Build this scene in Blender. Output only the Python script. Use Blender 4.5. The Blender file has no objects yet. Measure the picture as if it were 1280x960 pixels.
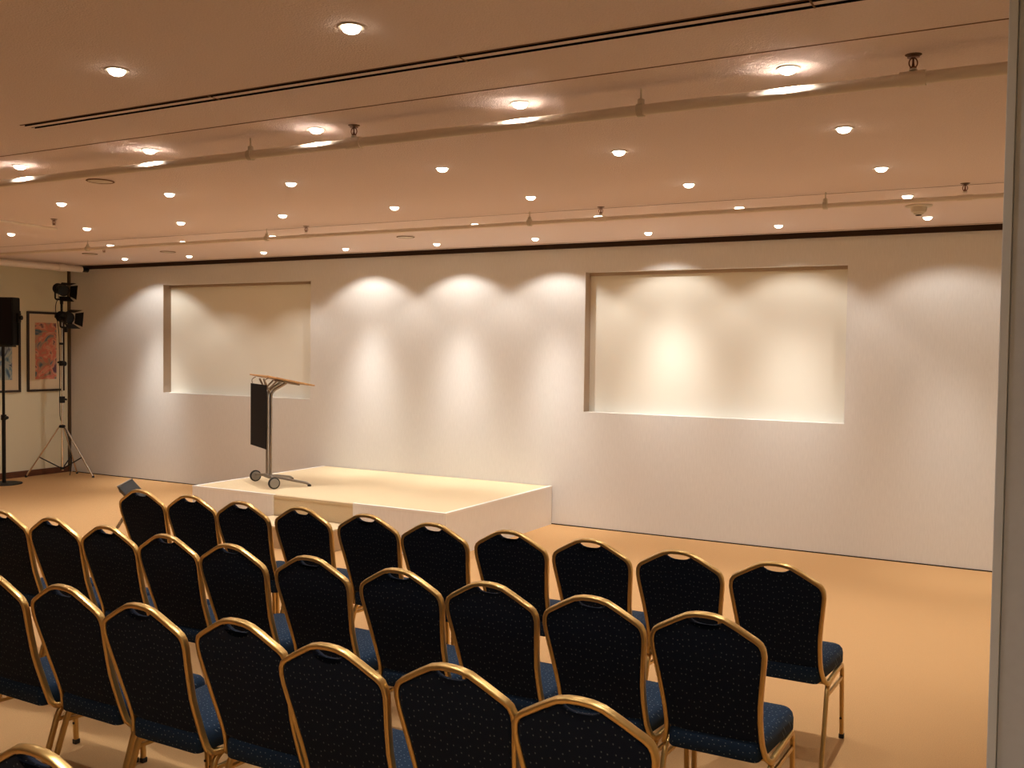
import bpy, bmesh, math, random
from mathutils import Vector, Matrix

scene = bpy.context.scene
COL = scene.collection
PI = math.pi

# ------------------------------------------------------------------ camera
cam_data = bpy.data.cameras.new('camera')
cam = bpy.data.objects.new('camera', cam_data)
COL.objects.link(cam)
scene.camera = cam
cam_data.sensor_width = 36.0
cam_data.lens = 36.0 * 1218.9 / 1280.0
cam_data.clip_start = 0.05
cam_data.clip_end = 100
YAW, PITCH, ROLL = 0.506388, -0.036003, -0.012320
Rm = Matrix.Rotation(YAW, 3, 'Z') @ Matrix.Rotation(PITCH, 3, 'X') @ Matrix.Rotation(ROLL, 3, 'Y')
right, fwd, up = Rm.col[0], Rm.col[1], Rm.col[2]
M = Matrix((right, up, -fwd)).transposed().to_4x4()
M.translation = Vector((0, 0, 1.85))
cam.matrix_world = M

# ------------------------------------------------------------------ world and exposure
world = bpy.data.worlds.new('world')
scene.world = world
world.use_nodes = True
world.node_tree.nodes['Background'].inputs[0].default_value = (0.03, 0.022, 0.016, 1)
world.node_tree.nodes['Background'].inputs[1].default_value = 0.3
vs = scene.view_settings
vs.view_transform = 'Standard'
vs.look = 'None'
vs.exposure = 0.32
vs.gamma = 1.0
vs.use_curve_mapping = False
scene.cycles.use_denoising = True
scene.cycles.max_bounces = 8
scene.cycles.diffuse_bounces = 6
scene.cycles.sample_clamp_indirect = 60

LAMP_COLOUR = (1.0, 0.93, 0.84)
# power, core intensity, core half-width (deg), core edge exponent, spill intensity, spill full inside (deg), spill nil outside (deg)
BEAM = (0.85, 110.0, 20.0, 2.0, 8.0, 50.0, 72.0)
WASH = (3.1, 60.0, 15.5, 2.8, 7.6, 46.0, 58.0)
WASH_HIGH = (3.1, 32.0, 17.0, 2.6, 6.3, 39.0, 52.0)
WASH_WEAK = (3.0, 38.0, 15.0, 3.0, 5.5, 45.0, 60.0)
NEAR_BEAM = (0.65, 110.0, 20.0, 2.0, 8.0, 50.0, 72.0)
# lean towards the wall and sideways (deg) of each adjustable lamp along the front wall, from the right
WASH_AIM = [(9, -5, 1), (19, 1, 2), (22, 0, 2), (10, 1, 0), (10, 0, 0), (10, 1, 0), (-8, 0, 1), (-10, 0, 1), (12, 3, 0)]

H_CEIL = 2.95
WALL_Y = 9.2
LEFT_X = -12.4
RIGHT_X = 0.9
BACK_Y = -4.0


# ------------------------------------------------------------------ materials
def new_mat(name):
    m = bpy.data.materials.new(name)
    m.use_nodes = True
    nt = m.node_tree
    return m, nt, nt.nodes['Principled BSDF']


def set_in(b, **kw):
    names = dict(col='Base Color', rough='Roughness', metal='Metallic', spec='Specular IOR Level',
                 sheen='Sheen Weight', sheen_rough='Sheen Roughness', coat='Coat Weight')
    for k, v in kw.items():
        b.inputs[names[k]].default_value = v


def c4(c):
    return (c[0], c[1], c[2], 1.0)


def plain(name, col, rough=0.5, metal=0.0, noise=0.0, nscale=20.0, bump=0.0, bscale=200.0, spec=0.5, stretch=None):
    m, nt, b = new_mat(name)
    set_in(b, col=c4(col), rough=rough, metal=metal, spec=spec)
    tc = nt.nodes.new('ShaderNodeTexCoord')
    mp = nt.nodes.new('ShaderNodeMapping')
    nt.links.new(tc.outputs['Object'], mp.inputs['Vector'])
    if stretch:
        mp.inputs['Scale'].default_value = stretch
    if noise > 0:
        n = nt.nodes.new('ShaderNodeTexNoise')
        n.inputs['Scale'].default_value = nscale
        n.inputs['Detail'].default_value = 4
        r = nt.nodes.new('ShaderNodeMapRange')
        r.inputs['From Min'].default_value = 0.3
        r.inputs['From Max'].default_value = 0.7
        r.inputs['To Min'].default_value = 1 - noise
        r.inputs['To Max'].default_value = 1 + noise
        mx = nt.nodes.new('ShaderNodeVectorMath')
        mx.operation = 'SCALE'
        mx.inputs[0].default_value = col
        nt.links.new(mp.outputs[0], n.inputs['Vector'])
        nt.links.new(n.outputs['Fac'], r.inputs['Value'])
        nt.links.new(r.outputs[0], mx.inputs['Scale'])
        nt.links.new(mx.outputs[0], b.inputs['Base Color'])
    if bump > 0:
        n2 = nt.nodes.new('ShaderNodeTexNoise')
        n2.inputs['Scale'].default_value = bscale
        n2.inputs['Detail'].default_value = 3
        bp = nt.nodes.new('ShaderNodeBump')
        bp.inputs['Strength'].default_value = bump
        bp.inputs['Distance'].default_value = 0.01
        nt.links.new(mp.outputs[0], n2.inputs['Vector'])
        nt.links.new(n2.outputs['Fac'], bp.inputs['Height'])
        nt.links.new(bp.outputs[0], b.inputs['Normal'])
    return m


def dotted_fabric(name, base, dot, rough=0.9):
    """navy cloth with a staggered grid of tiny pale dots"""
    m, nt, b = new_mat(name)
    set_in(b, col=c4(base), rough=rough, spec=0.12, sheen=0.05, sheen_rough=0.4)
    tc = nt.nodes.new('ShaderNodeTexCoord')
    v = nt.nodes.new('ShaderNodeTexVoronoi')
    v.inputs['Scale'].default_value = 46
    v.inputs['Randomness'].default_value = 0.6
    sx = nt.nodes.new('ShaderNodeSeparateXYZ')
    ad = nt.nodes.new('ShaderNodeMath')
    cb = nt.nodes.new('ShaderNodeCombineXYZ')
    nt.links.new(tc.outputs['Object'], sx.inputs[0])
    nt.links.new(sx.outputs['Y'], ad.inputs[0])
    nt.links.new(sx.outputs['Z'], ad.inputs[1])
    nt.links.new(sx.outputs['X'], cb.inputs['X'])
    nt.links.new(ad.outputs[0], cb.inputs['Y'])
    v.voronoi_dimensions = '2D'
    nt.links.new(cb.outputs[0], v.inputs['Vector'])
    r = nt.nodes.new('ShaderNodeMapRange')
    r.inputs['From Min'].default_value = 0.12
    r.inputs['From Max'].default_value = 0.05
    nt.links.new(v.outputs['Distance'], r.inputs['Value'])
    mx = nt.nodes.new('ShaderNodeMix')
    mx.data_type = 'RGBA'
    mx.inputs['A'].default_value = c4(base)
    mx.inputs['B'].default_value = c4(dot)
    nt.links.new(r.outputs[0], mx.inputs['Factor'])
    nt.links.new(mx.outputs['Result'], b.inputs['Base Color'])
    n2 = nt.nodes.new('ShaderNodeTexNoise')
    n2.inputs['Scale'].default_value = 600
    bp = nt.nodes.new('ShaderNodeBump')
    bp.inputs['Strength'].default_value = 0.25
    bp.inputs['Distance'].default_value = 0.002
    nt.links.new(tc.outputs['Object'], n2.inputs['Vector'])
    nt.links.new(n2.outputs['Fac'], bp.inputs['Height'])
    nt.links.new(bp.outputs[0], b.inputs['Normal'])
    return m


def wall_fabric(name, col):
    """woven wall covering: fine vertical threads"""
    m, nt, b = new_mat(name)
    set_in(b, col=c4(col), rough=0.92, spec=0.15)
    tc = nt.nodes.new('ShaderNodeTexCoord')
    mp = nt.nodes.new('ShaderNodeMapping')
    mp.inputs['Scale'].default_value = (1.0, 1.0, 0.12)
    n = nt.nodes.new('ShaderNodeTexNoise')
    n.inputs['Scale'].default_value = 90
    n.inputs['Detail'].default_value = 5
    n.inputs['Roughness'].default_value = 0.7
    r = nt.nodes.new('ShaderNodeMapRange')
    r.inputs['From Min'].default_value = 0.3
    r.inputs['From Max'].default_value = 0.7
    r.inputs['To Min'].default_value = 0.955
    r.inputs['To Max'].default_value = 1.045
    mx = nt.nodes.new('ShaderNodeVectorMath')
    mx.operation = 'SCALE'
    mx.inputs[0].default_value = col
    nt.links.new(tc.outputs['Object'], mp.inputs['Vector'])
    nt.links.new(mp.outputs[0], n.inputs['Vector'])
    nt.links.new(n.outputs['Fac'], r.inputs['Value'])
    nt.links.new(r.outputs[0], mx.inputs['Scale'])
    nt.links.new(mx.outputs[0], b.inputs['Base Color'])
    return m


def picture_art(name, cols, seed):
    """loose abstract brush patches"""
    m, nt, b = new_mat(name)
    set_in(b, rough=0.6)
    tc = nt.nodes.new('ShaderNodeTexCoord')
    mp = nt.nodes.new('ShaderNodeMapping')
    mp.inputs['Location'].default_value = (seed, seed * 0.7, seed * 1.3)
    mp.inputs['Rotation'].default_value = (0.5, 0, 0)
    n = nt.nodes.new('ShaderNodeTexNoise')
    n.inputs['Scale'].default_value = 4.2
    n.inputs['Detail'].default_value = 3
    n.inputs['Distortion'].default_value = 1.6
    cr = nt.nodes.new('ShaderNodeValToRGB')
    e = cr.color_ramp.elements
    e[0].position = 0.37
    e[0].color = c4(cols[0])
    e[1].position = 0.64
    e[1].color = c4(cols[-1])
    for i, c in enumerate(cols[1:-1]):
        k = e.new(0.37 + 0.27 * (i + 1) / (len(cols) - 1))
        k.color = c4(c)
    nt.links.new(tc.outputs['Object'], mp.inputs['Vector'])
    nt.links.new(mp.outputs[0], n.inputs['Vector'])
    nt.links.new(n.outputs['Fac'], cr.inputs['Fac'])
    nt.links.new(cr.outputs['Color'], b.inputs['Base Color'])
    return m


MAT = {}
MAT['wall'] = wall_fabric('woven_wall_cloth', (0.70, 0.70, 0.695))
MAT['screen'] = plain('matt_screen_paint', (0.81, 0.81, 0.74), rough=0.8, spec=0.2)
MAT['left_wall'] = plain('cream_wall_paint', (0.76, 0.74, 0.58), rough=0.8, bump=0.3, bscale=160, spec=0.2)
MAT['ceiling'] = plain('stippled_ceiling_paint', (0.77, 0.66, 0.64), rough=0.9, noise=0.035, nscale=120, bump=0.5, bscale=150, spec=0.15)
MAT['carpet'] = plain('sand_carpet', (0.61, 0.37, 0.175), rough=0.95, noise=0.10, nscale=220, bump=0.6, bscale=500, spec=0.1)
MAT['stage_carpet'] = plain('pale_stage_carpet', (0.70, 0.57, 0.38), rough=0.95, noise=0.06, nscale=250, bump=0.4, bscale=500, spec=0.1)
MAT['stage_panel'] = wall_fabric('stage_side_cloth', (0.84, 0.83, 0.82))
MAT['white_trim'] = plain('white_edge_trim', (0.88, 0.88, 0.86), rough=0.45)
MAT['dark_band'] = plain('dark_brown_paint', (0.035, 0.018, 0.011), rough=0.7, spec=0.2)
MAT['brown_wood'] = plain('brown_wood', (0.13, 0.045, 0.02), rough=0.5, noise=0.2, nscale=14, stretch=(8, 1, 8))
MAT['gold'] = plain('satin_gold_paint', (0.60, 0.40, 0.15), rough=0.30, metal=0.88, noise=0.04, nscale=60)
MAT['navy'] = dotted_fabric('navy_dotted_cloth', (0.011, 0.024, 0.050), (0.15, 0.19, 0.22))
MAT['navy_back'] = dotted_fabric('navy_dotted_back_cloth', (0.007, 0.012, 0.026), (0.10, 0.12, 0.13))  # same cloth, darkened for the shade on backs facing away from the lamps
MAT['black_rubber'] = plain('black_rubber', (0.015, 0.014, 0.013), rough=0.6)
MAT['black_paint'] = plain('black_powder_coat', (0.006, 0.0055, 0.0055), rough=0.5, spec=0.3)
MAT['black_cloth'] = plain('black_cloth', (0.010, 0.008, 0.009), rough=0.85, noise=0.2, nscale=200, spec=0.2)
MAT['grey_metal'] = plain('grey_satin_metal', (0.34, 0.31, 0.28), rough=0.38, metal=0.8)
MAT['chrome'] = plain('bright_chrome', (0.75, 0.72, 0.68), rough=0.18, metal=1.0)
MAT['steel'] = plain('dull_steel', (0.42, 0.38, 0.33), rough=0.4, metal=0.7)
MAT['desk_wood'] = plain('light_beech_wood', (0.60, 0.36, 0.17), rough=0.45, noise=0.12, nscale=10, stretch=(1, 14, 1))
MAT['wheel_grey'] = plain('grey_plastic', (0.27, 0.25, 0.22), rough=0.5)
MAT['pipe'] = plain('cream_pipe_paint', (0.76, 0.68, 0.60), rough=0.75, spec=0.2)
MAT['brass'] = plain('aged_brass', (0.22, 0.09, 0.05), rough=0.4, metal=0.8)
MAT['cream_plastic'] = plain('cream_plastic', (0.60, 0.54, 0.45), rough=0.5)
MAT['slot_dark'] = plain('slot_shadow_black', (0.012, 0.008, 0.006), rough=0.9, spec=0.05)
MAT['joint'] = plain('joint_brown', (0.20, 0.12, 0.075), rough=0.9, spec=0.1)
MAT['pillar'] = plain('grey_partition_laminate', (0.58, 0.64, 0.72), rough=0.5, noise=0.02, nscale=60)
MAT['pillar_edge'] = plain('grey_partition_edge', (0.66, 0.73, 0.80), rough=0.4)
MAT['mount'] = plain('cream_picture_mount', (0.68, 0.58, 0.42), rough=0.7)
MAT['frame_dark'] = plain('dark_wood_picture_frame', (0.022, 0.010, 0.007), rough=0.35)
MAT['art_red'] = picture_art('abstract_pink_and_blue_paint', [(0.10, 0.16, 0.22), (0.45, 0.30, 0.20), (0.62, 0.16, 0.12), (0.68, 0.38, 0.26), (0.13, 0.06, 0.10)], 2.3)
MAT['art_blue'] = picture_art('abstract_blue_paint', [(0.05, 0.12, 0.22), (0.20, 0.33, 0.42), (0.40, 0.45, 0.42), (0.30, 0.40, 0.48), (0.05, 0.08, 0.16)], 7.1)
MAT['black_gloss'] = plain('dark_grey_case', (0.018, 0.016, 0.015), rough=0.55, spec=0.3)

m, nt, b = new_mat('glowing_lamp_glass')
em = nt.nodes.new('ShaderNodeEmission')
em.inputs['Color'].default_value = (1.0, 0.86, 0.66, 1)
em.inputs['Strength'].default_value = 9.0
nt.links.new(em.outputs[0], nt.nodes['Material Output'].inputs['Surface'])
MAT['lamp_glow'] = m


# ------------------------------------------------------------------ mesh helpers
def link_mesh(name, bm, mat, parent=None, smooth=False, loc=None):
    me = bpy.data.meshes.new(name)
    bmesh.ops.recalc_face_normals(bm, faces=bm.faces)
    bm.to_mesh(me)
    bm.free()
    me.materials.append(mat)
    if smooth:
        for p in me.polygons:
            p.use_smooth = True
    o = bpy.data.objects.new(name, me)
    COL.objects.link(o)
    if parent:
        o.parent = parent
    if loc:
        o.location = loc
    return o


def smooth_by_angle(o, deg=40):
    me = o.data
    for p in me.polygons:
        p.use_smooth = True
    bm = bmesh.new()
    bm.from_mesh(me)
    for e in bm.edges:
        if len(e.link_faces) == 2 and e.calc_face_angle(0) > math.radians(deg):
            e.smooth = False
    bm.to_mesh(me)
    bm.free()
    return o


def add_box(bm, x0, x1, y0, y1, z0, z1, bevel=0.0, mat=None):
    r = bmesh.ops.create_cube(bm, size=1.0)
    vs_ = r['verts']
    for v in vs_:
        v.co = Vector(((x0 + x1) / 2 + v.co.x * (x1 - x0), (y0 + y1) / 2 + v.co.y * (y1 - y0), (z0 + z1) / 2 + v.co.z * (z1 - z0)))
    if bevel > 0:
        es = list({e for v in vs_ for e in v.link_edges})
        r2 = bmesh.ops.bevel(bm, geom=es, offset=bevel, segments=2, affect='EDGES', profile=0.5)
        vs_ = list({v for f in r2['faces'] for v in f.verts} | {v for v in vs_ if v.is_valid})
    if mat is not None:
        bmesh.ops.transform(bm, matrix=mat, verts=vs_)
    return vs_


def box_obj(name, x0, x1, y0, y1, z0, z1, mat, parent=None, bevel=0.0):
    bm = bmesh.new()
    add_box(bm, x0, x1, y0, y1, z0, z1, bevel)
    return link_mesh(name, bm, mat, parent)


def add_lathe(bm, prof, seg=24, centre=(0, 0, 0), axis='Z', cap=True):
    """prof: (radius, height) list"""
    cx, cy, cz = centre
    rings = []
    for r, h in prof:
        ring = []
        for i in range(seg):
            a = 2 * PI * i / seg
            if axis == 'Z':
                ring.append(bm.verts.new((cx + r * math.cos(a), cy + r * math.sin(a), cz + h)))
            elif axis == 'X':
                ring.append(bm.verts.new((cx + h, cy + r * math.cos(a), cz + r * math.sin(a))))
            else:
                ring.append(bm.verts.new((cx + r * math.cos(a), cy + h, cz + r * math.sin(a))))
        rings.append(ring)
    for a, b_ in zip(rings[:-1], rings[1:]):
        for i in range(seg):
            j = (i + 1) % seg
            bm.faces.new((a[i], a[j], b_[j], b_[i]))
    if cap:
        bm.faces.new(rings[0])
        bm.faces.new(rings[-1])
    return [v for r in rings for v in r]


def add_sweep(bm, pts, section, side, closed=False, cap=True):
    """sweeps a closed 2D section (s along the side vector, t along tangent x side) down a polyline"""
    pts = [Vector(p) for p in pts]
    n = len(pts)
    rings = []
    for i, p in enumerate(pts):
        if closed:
            t = (pts[(i + 1) % n] - pts[i - 1]).normalized()
        elif i == 0:
            t = (pts[1] - p).normalized()
        elif i == n - 1:
            t = (p - pts[-2]).normalized()
        else:
            t = ((pts[i + 1] - p).normalized() + (p - pts[i - 1]).normalized()).normalized()
        s = Vector(side)
        s = (s - t * s.dot(t)).normalized()
        w = t.cross(s).normalized()
        rings.append([bm.verts.new(p + s * a + w * b_) for a, b_ in section])
    k = len(section)
    rng = range(n if closed else n - 1)
    for i in rng:
        A, B = rings[i], rings[(i + 1) % n]
        for j in range(k):
            l = (j + 1) % k
            bm.faces.new((A[j], A[l], B[l], B[j]))
    if cap and not closed:
        bm.faces.new(rings[0])
        bm.faces.new(rings[-1])


def rrect(w, h, r=0.3, n=3):
    """rounded rectangle section, w x h full sizes"""
    r = r * min(w, h)
    out = []
    for cx, cy, a0 in ((w / 2 - r, h / 2 - r, 0), (-w / 2 + r, h / 2 - r, 90), (-w / 2 + r, -h / 2 + r, 180), (w / 2 - r, -h / 2 + r, 270)):
        for i in range(n + 1):
            a = math.radians(a0 + 90 * i / n)
            out.append((cx + r * math.cos(a), cy + r * math.sin(a)))
    return out


def circ(r, n=12):
    return [(r * math.cos(2 * PI * i / n), r * math.sin(2 * PI * i / n)) for i in range(n)]


def round_path(pts, rad, n=5):
    """replace inner corners of a polyline by arcs (quadratic)"""
    pts = [Vector(p) for p in pts]
    out = [pts[0]]
    for i in range(1, len(pts) - 1):
        a, p, c = pts[i - 1], pts[i], pts[i + 1]
        r = rad if not isinstance(rad, (list, tuple)) else rad[i - 1]
        d1 = min(r, (a - p).length * 0.49)
        d2 = min(r, (c - p).length * 0.49)
        s = p + (a - p).normalized() * d1
        e = p + (c - p).normalized() * d2
        for k in range(n + 1):
            t = k / n
            out.append(s * (1 - t) ** 2 + p * 2 * t * (1 - t) + e * t * t)
    out.append(pts[-1])
    return out


def add_rod(bm, a, b_, r, n=12):
    a, b_ = Vector(a), Vector(b_)
    t = (b_ - a).normalized()
    side = Vector((0, 0, 1)) if abs(t.z) < 0.9 else Vector((1, 0, 0))
    add_sweep(bm, [a, b_], circ(r, n), side)


def rod_obj(name, a, b_, r, mat, parent=None, n=12):
    bm = bmesh.new()
    add_rod(bm, a, b_, r, n)
    return smooth_by_angle(link_mesh(name, bm, mat, parent))


def lathe_obj(name, prof, mat, parent=None, seg=24, centre=(0, 0, 0), axis='Z'):
    bm = bmesh.new()
    add_lathe(bm, prof, seg, centre, axis)
    return smooth_by_angle(link_mesh(name, bm, mat, parent))


def thing(name, label, cat, loc=(0, 0, 0), rotz=0.0, group=None):
    o = bpy.data.objects.new(name, None)
    o.empty_display_size = 0.1
    COL.objects.link(o)
    o.location = loc
    o.rotation_euler = (0, 0, rotz)
    tag(o, label, cat, group)
    return o


def tag(o, label, cat, group=None):
    o['label'] = label
    o['category'] = cat
    if group:
        o['group'] = group
    return o


def structure(o):
    o['kind'] = 'structure'
    return o


def dup(root, loc, rotz, label, group=None):
    r = root.copy()
    COL.objects.link(r)
    r.location = loc
    r.rotation_euler = (0, 0, rotz)
    r['label'] = label
    if group:
        r['group'] = group
    for ch in list(root.children):
        c = ch.copy()
        COL.objects.link(c)
        c.parent = r
        for g in list(ch.children):
            d = g.copy()
            COL.objects.link(d)
            d.parent = c
    return r


# ------------------------------------------------------------------ room shell
structure(box_obj('floor', LEFT_X - 0.2, RIGHT_X + 0.2, BACK_Y - 0.2, WALL_Y + 0.3, -0.1, 0.0, MAT['carpet']))
structure(box_obj('wall_left', LEFT_X - 0.15, LEFT_X, BACK_Y, WALL_Y + 0.15, 0.0, H_CEIL, MAT['left_wall']))
structure(box_obj('wall_right', RIGHT_X, RIGHT_X + 0.15, BACK_Y, WALL_Y + 0.15, 0.0, H_CEIL, MAT['left_wall']))
structure(box_obj('wall_back', LEFT_X - 0.15, RIGHT_X + 0.15, BACK_Y - 0.15, BACK_Y, 0.0, H_CEIL, MAT['left_wall']))

# front wall with two rectangular recesses
RECESS = [(-10.475, -7.915, 1.205, 2.65), (-4.25, -1.648, 1.205, 2.65)]
DEPTH = 0.13
WTOP = 2.90
bm = bmesh.new()
xs = [LEFT_X] + [v for r in RECESS for v in r[:2]] + [RIGHT_X]
zs = [0.0, 1.205, 2.65, WTOP]
for i in range(len(xs) - 1):
    for j in range(3):
        hole = (i in (1, 3)) and j == 1
        if not hole:
            q = [(xs[i], WALL_Y, zs[j]), (xs[i + 1], WALL_Y, zs[j]), (xs[i + 1], WALL_Y, zs[j + 1]), (xs[i], WALL_Y, zs[j + 1])]
            bm.faces.new([bm.verts.new(c) for c in q])
for x0, x1, z0, z1 in RECESS:
    Y0, Y1 = WALL_Y, WALL_Y + DEPTH + 0.02
    for q in ([(x0, Y0, z0), (x0, Y1, z0), (x0, Y1, z1), (x0, Y0, z1)], [(x1, Y0, z0), (x1, Y1, z0), (x1, Y1, z1), (x1, Y0, z1)],
              [(x0, Y0, z0), (x1, Y0, z0), (x1, Y1, z0), (x0, Y1, z0)], [(x0, Y0, z1), (x1, Y0, z1), (x1, Y1, z1), (x0, Y1, z1)]):
        bm.faces.new([bm.verts.new(c) for c in q])
bmesh.ops.remove_doubles(bm, verts=bm.verts, dist=1e-5)
# back of the wall
for q in ([(LEFT_X, WALL_Y + 0.2, 0), (RIGHT_X, WALL_Y + 0.2, 0), (RIGHT_X, WALL_Y + 0.2, H_CEIL), (LEFT_X, WALL_Y + 0.2, H_CEIL)],):
    bm.faces.new([bm.verts.new(c) for c in q])
wf = link_mesh('wall_front', bm, MAT['wall'])
structure(wf)
for (x0, x1, z0, z1), lab in zip(RECESS, ('flat off-white projection screen recessed in the front wall at the left, behind the lectern',
                                         'flat off-white projection screen recessed in the front wall at the right, beyond the empty floor')):
    s = box_obj('projection_screen', x0, x1, WALL_Y + DEPTH, WALL_Y + DEPTH + 0.02, z0, z1, MAT['screen'])
    tag(s, lab, 'screen')

# strips coloured as the shade at the head and left side of each recess
n_ = 7
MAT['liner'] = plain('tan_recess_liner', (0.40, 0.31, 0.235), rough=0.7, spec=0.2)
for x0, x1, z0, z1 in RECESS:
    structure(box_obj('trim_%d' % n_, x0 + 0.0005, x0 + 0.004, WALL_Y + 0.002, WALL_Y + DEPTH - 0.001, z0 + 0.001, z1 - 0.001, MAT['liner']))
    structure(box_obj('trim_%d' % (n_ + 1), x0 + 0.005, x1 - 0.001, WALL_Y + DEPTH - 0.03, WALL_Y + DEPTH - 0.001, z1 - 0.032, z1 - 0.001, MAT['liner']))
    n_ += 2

# dark brown band between wall and ceiling, thin black gap at the foot of the wall, corner strip, baseboard
structure(box_obj('trim_1', LEFT_X + 0.05, RIGHT_X, WALL_Y - 0.03, WALL_Y + 0.2, WTOP, H_CEIL, MAT['dark_band']))
structure(box_obj('trim_2', LEFT_X + 0.06, RIGHT_X, WALL_Y - 0.006, WALL_Y, 0.0, 0.010, MAT['dark_band']))
structure(box_obj('trim_3', LEFT_X, LEFT_X + 0.03, WALL_Y - 0.035, WALL_Y, 0.0, H_CEIL, plain('shadow_gap_brown', (0.10, 0.07, 0.045), rough=0.8, spec=0.1)))
structure(box_obj('baseboard_left', LEFT_X, LEFT_X + 0.02, BACK_Y, WALL_Y - 0.035, 0.0, 0.085, MAT['brown_wood'], bevel=0.003))

# ceiling with a two-slot air outlet cut into it
SLOT_X0 = -4.6
SL = [(3.142, 3.160), (3.198, 3.216)]
bm = bmesh.new()
ys = [BACK_Y, SL[0][0], SL[0][1], SL[1][0], SL[1][1], WALL_Y + 0.15]
for j in range(5):
    segs = [(LEFT_X - 0.15, SLOT_X0), (RIGHT_X - 1e-3, RIGHT_X + 0.15)] if j in (1, 3) else [(LEFT_X - 0.15, SLOT_X0), (SLOT_X0, RIGHT_X + 0.15)]
    for a, c in segs:
        bm.faces.new([bm.verts.new(q) for q in ((a, ys[j], H_CEIL), (c, ys[j], H_CEIL), (c, ys[j + 1], H_CEIL), (a, ys[j + 1], H_CEIL))])
bmesh.ops.remove_doubles(bm, verts=bm.verts, dist=1e-4)
bmesh.ops.recalc_face_normals(bm, faces=bm.faces)
for f in bm.faces:
    if f.normal.z > 0:
        f.normal_flip()
top = [bm.verts.new(q) for q in ((LEFT_X - 0.15, BACK_Y, H_CEIL + 0.2), (RIGHT_X + 0.15, BACK_Y, H_CEIL + 0.2), (RIGHT_X + 0.15, WALL_Y + 0.15, H_CEIL + 0.2), (LEFT_X - 0.15, WALL_Y + 0.15, H_CEIL + 0.2))]
bm.faces.new(top)
structure(link_mesh('ceiling', bm, MAT['ceiling']))
vent = thing('slot_diffuser', 'long two-slot dark air outlet let into the ceiling nearest the camera', 'air vent', ((SLOT_X0 + RIGHT_X) / 2, 3.18, H_CEIL))
hx = (RIGHT_X - SLOT_X0) / 2
for y0, y1 in SL:
    bm = bmesh.new()
    add_box(bm, -hx, hx, y0 - 3.18, y1 - 3.18, 0.03, 0.035)
    add_box(bm, -hx, hx, y0 - 3.18 - 0.002, y0 - 3.18, -0.0015, 0.035)
    add_box(bm, -hx, hx, y1 - 3.18, y1 - 3.18 + 0.002, -0.0015, 0.035)
    link_mesh('slot', bm, MAT['slot_dark'], vent)
bm = bmesh.new()
add_box(bm, -hx, hx, -0.0475, -0.044, -0.003, 0.0)
for k in range(4):
    xx = -hx + 1.3 * (k + 1)
    add_box(bm, xx, xx + 0.006, -0.04, 0.04, -0.002, 0.0)
link_mesh('edge_bead', bm, MAT['joint'], vent)

structure(box_obj('trim_4', LEFT_X, RIGHT_X, 3.603, 3.609, H_CEIL - 0.002, H_CEIL, MAT['joint']))
structure(box_obj('trim_5', LEFT_X, RIGHT_X, 6.995, 7.001, H_CEIL - 0.0015, H_CEIL, MAT['joint']))
structure(box_obj('trim_6', LEFT_X, RIGHT_X, 9.085, 9.092, H_CEIL - 0.002, H_CEIL, MAT['joint']))

# ------------------------------------------------------------------ near partition end on the right
pil = thing('folding_partition', 'grey laminate partition end standing floor to ceiling at the right edge of the view', 'partition', (-0.088, 2.0, 0))
box_obj('panel', 0.016, 0.60, 0.006, 0.12, 0.0, H_CEIL - 0.002, MAT['pillar'], pil, bevel=0.002)
box_obj('edge_strip', 0.0, 0.0155, 0.0, 0.12, 0.0, H_CEIL - 0.002, MAT['pillar_edge'], pil, bevel=0.0015)

# ------------------------------------------------------------------ stage
SX0, SX1, SY0, SH = -7.69, -4.60, 7.13, 0.405
NX0, NX1 = -6.59, -5.62
st = thing('stage', 'low rectangular white sided stage with pale carpet top against the front wall', 'stage', ((SX0 + SX1) / 2, (SY0 + WALL_Y) / 2, 0))


def L(o):
    o.location = -Vector(st.location)
    return o


T = 0.028
L(box_obj('carpet_top', SX0 + T, SX1 - T, SY0 + T, WALL_Y - 0.01, SH - 0.03, SH, MAT['stage_carpet'], st))
bm = bmesh.new()
add_box(bm, SX0, SX0 + 0.02, SY0, WALL_Y - 0.01, 0.0, SH - 0.018)
L(link_mesh('side_panel', bm, MAT['stage_panel'], st))
bm = bmesh.new()
add_box(bm, SX1 - 0.02, SX1, SY0 + 0.0, WALL_Y - 0.01, 0.0, SH - 0.018)
L(link_mesh('side_panel', bm, MAT['stage_panel'], st))
L(box_obj('front_panel', SX0 + 0.0202, NX0, SY0, SY0 + 0.02, 0.0, SH - 0.018, MAT['stage_panel'], st))
L(box_obj('front_panel', NX1, SX1 - 0.0202, SY0, SY0 + 0.02, 0.0, SH - 0.018, MAT['stage_panel'], st))
L(box_obj('carpet_riser', NX0 + 0.0005, NX1 - 0.0005, SY0 + 0.008, SY0 + 0.028, 0.0, SH - 0.0305, MAT['stage_carpet'], st))
L(box_obj('carpet_nosing', NX0 + 0.0005, NX1 - 0.0005, SY0 + 0.001, SY0 + T - 0.0005, SH - 0.03, SH - 0.001, MAT['stage_carpet'], st, bevel=0.003))
for x0, x1, y0, y1, z0, z1 in ((SX0 - 0.002, SX0 + T - 0.0003, SY0 - 0.002, WALL_Y - 0.01, SH - 0.0175, SH + 0.003),
                               (SX1 - T + 0.0003, SX1 + 0.002, SY0 - 0.002, WALL_Y - 0.01, SH - 0.0175, SH + 0.003),
                               (SX0 + T, NX0, SY0 - 0.002, SY0 + T - 0.0003, SH - 0.0175, SH + 0.003),
                               (NX1, SX1 - T, SY0 - 0.002, SY0 + T - 0.0003, SH - 0.0175, SH + 0.003),
                               (NX0 - 0.012, NX0, SY0 - 0.003, SY0 - 0.0003, 0.0, SH - 0.0176)):
    L(box_obj('edge_trim', x0, x1, y0, y1, z0, z1, MAT['white_trim'], st))

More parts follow.
